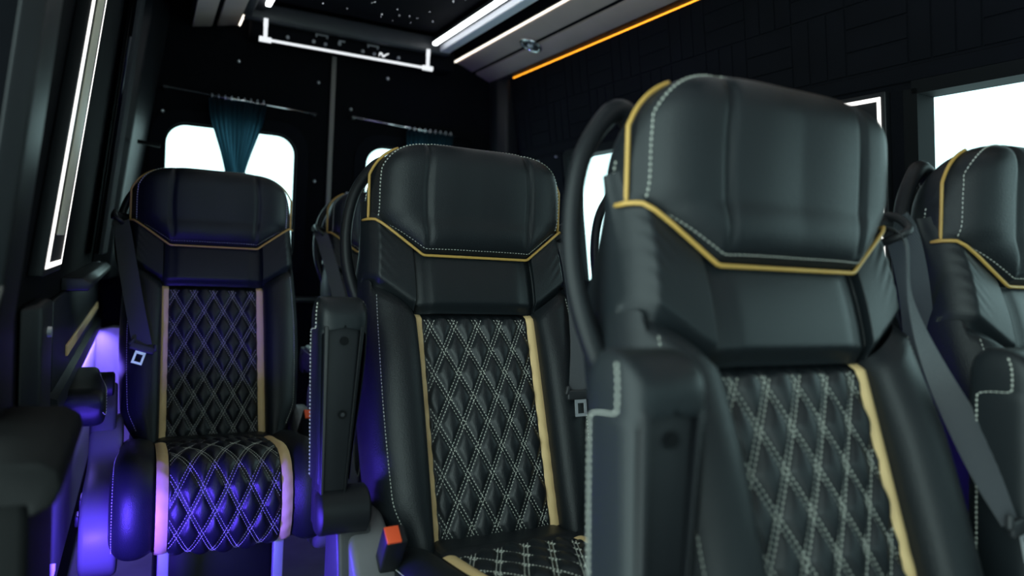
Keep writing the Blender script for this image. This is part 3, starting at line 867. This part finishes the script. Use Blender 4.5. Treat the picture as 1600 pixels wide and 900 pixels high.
def loop_handle(sgn):
    pts = crom([B(sgn*0.150, 0.015, 0.740), B(sgn*0.180, 0.008, 0.755), B(sgn*0.208, 0.008, 0.738), B(sgn*0.242, 0.016, 0.690), B(sgn*0.259, 0.028, 0.630), B(sgn*0.263, 0.040, 0.565), B(sgn*0.254, 0.050, 0.505), B(sgn*0.232, 0.060, 0.445), B(sgn*0.200, 0.070, 0.40)], 48)
    return MB().tube(pts, [0.0115+0.006*abs(i/24-1)**2 for i in range(49)], 14)
MESH = {}
def M_(key, fn, m, **k):
    if key not in MESH: MESH[key] = fn().mesh(key, m, **k)
    return MESH[key]
def make_seat(name_label, X, Y, belt, arm_raised, group='quilted leather passenger seats', loc_z=0.0, belt_style='plain', cat='seat', yaw=0.0):
    t = empty('passenger_seat', (X, Y, loc_z), name_label, cat, group); t.rotation_euler = (0, 0, yaw)
    hd_ = linkm('headrest', M_('headrest', head, LEATHER, smooth=True), t)
    linkm('stitching', M_('head_stitch', head_stitch, THREAD), hd_)['kind'] = 'stuff'
    linkm('gold_piping', M_('piping', piping, PIPE, smooth=True), hd_)
    sh = linkm('shoulder_panel', M_('shoulder', shoulder, LEATHER_S, smooth=True), t)
    for s_ in (-1, 1):
        linkm('side_bolster', M_('bolster%d' % s_, lambda: bolster(s_), LEATHER, smooth=True), t)
        linkm('gold_strip', M_('bstrip%d' % s_, lambda: strip_back(s_), GOLD, smooth=True), t)
    q = linkm('quilted_backrest', M_('qback', quilt_back, QUILT, smooth=True), t)
    linkm('stitching', M_('qbst', quilt_back_stitch, THREAD), q)['kind'] = 'stuff'
    linkm('stitching', M_('bst', bolster_stitch, THREAD), q)['kind'] = 'stuff'
    linkm('back_shell', M_('shell', back_shell, PLASTIC, smooth=True), t)
    h = linkm('grab_handle', M_('handle', lambda: loop_handle(-1), PLASTIC, smooth=True), t)
    if belt == 'right': hd_.location.x = 0.004
    if belt_style == 'plain': h.location.x = 0.014
    c = linkm('cushion', M_('cushion', cushion, LEATHER, smooth=True), t)
    linkm('stitching', M_('cst', cushion_stitch, THREAD), c)['kind'] = 'stuff'
    cq = linkm('quilted_cushion_panel', M_('cquilt', cushion_quilt, QUILT, smooth=True), t)
    linkm('stitching', M_('cqst', cushion_quilt_stitch, THREAD), cq)['kind'] = 'stuff'
    for s_ in (-1, 1):
        linkm('gold_strip', M_('cstrip%d' % s_, lambda: cushion_strip(s_), GOLD, smooth=True), t)
        sc = linkm('side_cover', M_('cover%d' % s_, lambda: side_cover(s_), COVER, bevel=0.012), t)
    # recline lever on the left cover, bucket under the cushion, pedestal and feet
    lv = linkm('lever_plate', M_('lever', lambda: MB().box((-0.2945, -0.245, 0.335), (0.006, 0.055, 0.075)), PLASTIC, bevel=0.002), t)
    linkm('lever', M_('lever2', lambda: MB().box((-0.301, -0.235, 0.315), (0.010, 0.040, 0.026)), PLASTIC_G, bevel=0.003), lv)
    linkm('seat_pan', M_('pan', lambda: MB().prism([(0.09, 0.24), (0.09, 0.44), (-0.15, 0.44), (-0.33, 0.42), (-0.35, 0.27), (-0.30, 0.24)], lambda p, q_: (q_, p[0], p[1]), -0.205, 0.205), PLASTIC, bevel=0.01), t)
    linkm('pedestal', M_('pedestal', lambda: MB().prism([(0.06, 0.0), (0.03, 0.245), (-0.20, 0.245), (-0.24, 0.0)], lambda p, q_: (q_, p[0], p[1]), -0.14, 0.14), PLASTIC, bevel=0.012), t)
    for s_ in (-1, 1):
        linkm('leg', M_('leg%d' % s_, lambda: MB().hexa([(s_*0.125+dx, -0.36+dy*(1+k*.0)+k*0.04, z) for dx in (-0.012, 0.012) for dy, k in ((-0.012, 0), (0.012, 0)) for z in (0.0, 0.275)]), METAL, bevel=0.003), t)
    make_armrest(t, -0.308 if arm_raised else -0.292, arm_raised)
    # belt
    sb = empty('seat_belt', parent=t)
    sg = -1 if belt == 'left' else 1
    W_ = 0.046
    if belt == 'left':
        path = crom([B(-0.232, 0.030, 0.625), B(-0.243, 0.0, 0.615), B(-0.240, -0.030, 0.585), B(-0.222, -0.066, 0.46), B(-0.200, -0.078, 0.33), B(-0.180, -0.079, 0.225)], 30)
        wd = [Vector((math.sin(lerp(0.15, 1.45, sm(i/30, 0, .75))), -math.cos(lerp(0.15, 1.45, sm(i/30, 0, .75))), 0.0)) for i in range(31)]
        tp = Vector(B(-0.180, -0.081, 0.218)); rot = 0.32
        lower = [B(-0.176, -0.062, 0.20), B(-0.20, -0.058, 0.12), B(-0.215, -0.045, 0.03), B(-0.225, -0.02, -0.04)]
    elif belt_style == 'wide':
        path = crom([B(0.250, 0.040, 0.640), B(0.275, 0.000, 0.625), B(0.272, -0.028, 0.590), B(0.240, -0.035, 0.50), B(0.236, -0.045, 0.40), B(0.252, -0.065, 0.28), B(0.268, -0.080, 0.205)], 36)
        wd = [Vector((math.cos(q_), math.sin(q_), 0.05)) for q_ in [math.radians(lerp(32, -38, sm(i/36, .42, .92))) for i in range(37)]]
        tp = Vector(B(0.270, -0.082, 0.198)); rot = -0.15; W_ = 0.050
        lower = [B(0.272, -0.080, 0.19), B(0.28, -0.07, 0.12), B(0.265, -0.03, -0.02)]
    else:
        path = crom([B(0.234, 0.030, 0.625), B(0.246, 0.0, 0.612), B(0.244, -0.025, 0.57), B(0.238, -0.040, 0.48), B(0.212, -0.070, 0.35), B(0.186, -0.080, 0.24)], 30)
        wd = [Vector((math.sin(lerp(0.35, 1.45, sm(i/30, 0, .6))), -math.cos(lerp(0.35, 1.45, sm(i/30, 0, .6))), 0.0)) for i in range(31)]
        tp = Vector(B(0.185, -0.082, 0.232)); rot = -0.02
        lower = [B(0.21, -0.06, 0.21), B(0.232, -0.052, 0.12), B(0.24, -0.03, 0.0)]
    ribbon(MB(), path, wd, W_).build('strap', WEB, sb, smooth=True, sharp=0.9)
    lw = crom(lower, 14)
    # buckle tongue: slotted plastic yoke with a steel plate
    Rt = Matrix.Rotation(rot, 3, 'Y') @ Matrix.Rotation(-RA*0.5, 3, 'X')
    tg = MB()
    tg.box(tp, (0.062, 0.009, 0.020), Rt)
    for s_ in (-1, 1): tg.box(tp + Rt @ Vector((s_*0.029, 0.0, 0.010)), (0.009, 0.009, 0.020), Rt @ Matrix.Rotation(-s_*0.35, 3, 'Y'))
    tgo = tg.build('tongue_grip', PLASTIC_G, sb, bevel=0.0035)
    tb = MB()
    for (cx_, cz_, sx_, sz_) in ((0, -0.013, 0.026, 0.008), (-0.0105, -0.027, 0.0055, 0.026), (0.0105, -0.027, 0.0055, 0.026), (0, -0.041, 0.0265, 0.006)):
        tb.box(tp + Rt @ Vector((cx_, 0, cz_)), (sx_, 0.0026, sz_), Rt)
    tb.build('tongue_plate', METAL, sb)
    # guide on the shoulder
    gx = 0.262 if belt_style == 'wide' else 0.240
    gd = MB().tube(crom([B(sg*(gx-.01), 0.050, 0.625), B(sg*(gx+.012), 0.030, 0.642), B(sg*(gx+.020), -0.010, 0.640), B(sg*(gx+.016), -0.036, 0.612), B(sg*gx, -0.030, 0.600), B(sg*(gx-.006), 0.02, 0.600), B(sg*(gx-.01), 0.050, 0.615)], 36), 0.0062, 8).build('belt_guide', PLASTIC_G, sb, smooth=True)
    MB().tube([B(sg*(gx-.02), 0.02, 0.632), B(sg*(gx+0.026), -0.002, 0.632)], [0.013, 0.012], 16).build('guide_knob', PLASTIC, sb, smooth=True, sharp=.8)
    # receiver with its red button on the inner side
    bs = 1 if belt == 'left' else -1
    bc = Vector((bs*0.236, -0.100, 0.474)); Rb = Matrix.Rotation(0.62, 3, 'X') @ Matrix.Rotation(bs*0.06, 3, 'Y')
    rc = MB().box(bc, (0.036, 0.034, 0.090), Rb).build('buckle', PLASTIC, sb, bevel=0.004)
    MB().box(bc + Rb @ Vector((-0.005, -0.001, 0.0455)), (0.024, 0.030, 0.006), Rb).build('red_button', RED, sb, bevel=0.0015)
    if belt_style == 'wide':
        # the run of webbing that goes down behind, towards the reel
        p2 = crom([B(0.285, -0.010, 0.632), B(0.315, 0.0, 0.610), B(0.350, 0.025, 0.55), B(0.375, 0.055, 0.47), B(0.385, 0.085, 0.36)], 26)
        ribbon(MB(), p2, [Vector((0.85, -0.5, 0.1))]*27, 0.048).build('strap', WEB, sb, smooth=True, sharp=.9)
    return t, sb
seatA, beltA = make_seat('black quilted leather seat at the left wall, its cushion front lit violet', 0.18, 2.12, 'left', False)
seatB, beltB = make_seat('black quilted leather seat in the middle, armrest raised, red buckle beside it', 0.612, 1.22, 'right', True)
seatC, beltC = make_seat('nearest and largest quilted leather seat, seen cut off by the bottom edge', 0.717, 0.495, 'right', True, belt_style='wide')
seatD = copy_tree(seatA); seatD.location = (0.815, 2.48, 0)
seatD['label'] = 'rear seat half hidden between the violet-lit seat and the middle seat'
seatE = copy_tree(seatB); seatE.location = (1.330, 0.505, 0)
seatE['label'] = 'greenish leather seat at the right edge of the photo below the side window'
seatF = copy_tree(seatB); seatF.location = (1.29, 1.33, 0)
seatF['label'] = 'window seat behind the nearest seat, glimpsed through its loop handle'
seatA.scale = (1, 1, 0.98); seatD.scale = (1, 1, 0.985); seatB.scale = (1, 1, 0.996); seatC.scale = (1, 1, 1.008)
# side tag on the middle seat's cushion
tgm = MB().box((-0.245, -0.170, 0.445), (0.003, 0.030, 0.022)).build('tag', PLASTIC_G, seatB)
tag(tgm, 'small dark tag with pale lettering')
cu = bpy.data.curves.new('tag_text', 'FONT'); cu.body = 'SPF'; cu.size = 0.016; cu.extrude = 0.0004; cu.align_x = 'CENTER'; cu.align_y = 'CENTER'
to0 = bpy.data.objects.new('lettering_curve', cu); COL.objects.link(to0)
bpy.context.view_layer.update()
me_ = bpy.data.meshes.new_from_object(to0.evaluated_get(bpy.context.evaluated_depsgraph_get()))
bpy.data.objects.remove(to0)
to = bpy.data.objects.new('lettering', me_); COL.objects.link(to); to.parent = tgm
to.location = (-0.2475, -0.170, 0.445); to.rotation_euler = (PI/2, 0, -PI/2); me_.materials.clear(); me_.materials.append(RAIL)

# ------------------------------------------------------------------ side console in the left foreground
sc = empty('side_console', (0, 0, 0), 'black plastic box with an overhanging lid in the bottom left corner', 'console')
MB().box((-0.128, 0.93, 0.36), (0.070, 0.22, 0.72)).build('body', BLACKP, sc, bevel=0.010)
MB().prism([(-0.165, 0.735), (-0.165, 0.772), (-0.140, 0.780), (-0.085, 0.778), (-0.068, 0.768), (-0.064, 0.750), (-0.072, 0.732), (-0.093, 0.722), (-0.093, 0.735)], lambda p, t: (p[0], t, p[1]-0.03), 0.805, 1.06).build('lid', BLACKP, sc, bevel=0.006)
MB().box((-0.150, 0.816, 0.60), (0.030, 0.012, 0.20)).build('recess_plate', PLASTIC, sc, bevel=0.004)
MB().tube([(-0.150, 0.90, 0.746), (-0.150, 0.90, 0.758)], [0.014, 0.010], 16).build('stud', METAL, sc, smooth=True, sharp=.8)

# ------------------------------------------------------------------ blue light strips near the floor
def blue_strip(y0, y1, x, z, power, label, rot):
    t = empty('floor_light', (0, 0, 0), label, 'light strip')
    MB().box((x, (y0+y1)/2, z), (0.012, y1-y0, 0.012)).build('strip', LEDB, t)
    LEDlight('strip_glow', (x+0.012*(1 if x < .7 else -1), (y0+y1)/2, z), rot, 0.10, y1-y0, power, (0.10, 0.05, 1.0), t, math.radians(115))
    return t
fl = blue_strip(1.22, 1.50, -0.135, 0.36, 5.0, 'violet light strip low on the left wall behind the side console', (0, -PI/2+0.1, 0))
q_ = Vector((0.42, 0.90, -0.04)).to_track_quat('-Z', 'Y').to_euler()
LEDlight('strip_end_glow', (-0.120, 1.47, 0.35), q_, 0.08, 0.08, 4.5, (0.10, 0.05, 1.0), fl, math.radians(135))
led = struct('trim_10', MB().prism([(-0.17, 0.612), (-0.17, 0.655), (-0.142, 0.645), (-0.140, 0.630), (-0.140, 0.612)], lambda p, t: (p[0], t, p[1]), 1.60, 3.10), LEATHER_S)
t = empty('floor_light', (0, 0, 0), 'violet light strip under the black ledge beside the left rear seat', 'light strip')
MB().box((-0.146, 2.5, 0.609), (0.008, 1.1, 0.006)).build('strip', LEDB, t)
LEDlight('strip_glow', (-0.138, 2.45, 0.603), (0, 0.25, 0), 0.012, 1.2, 10.0, (0.20, 0.13, 1.0), t)
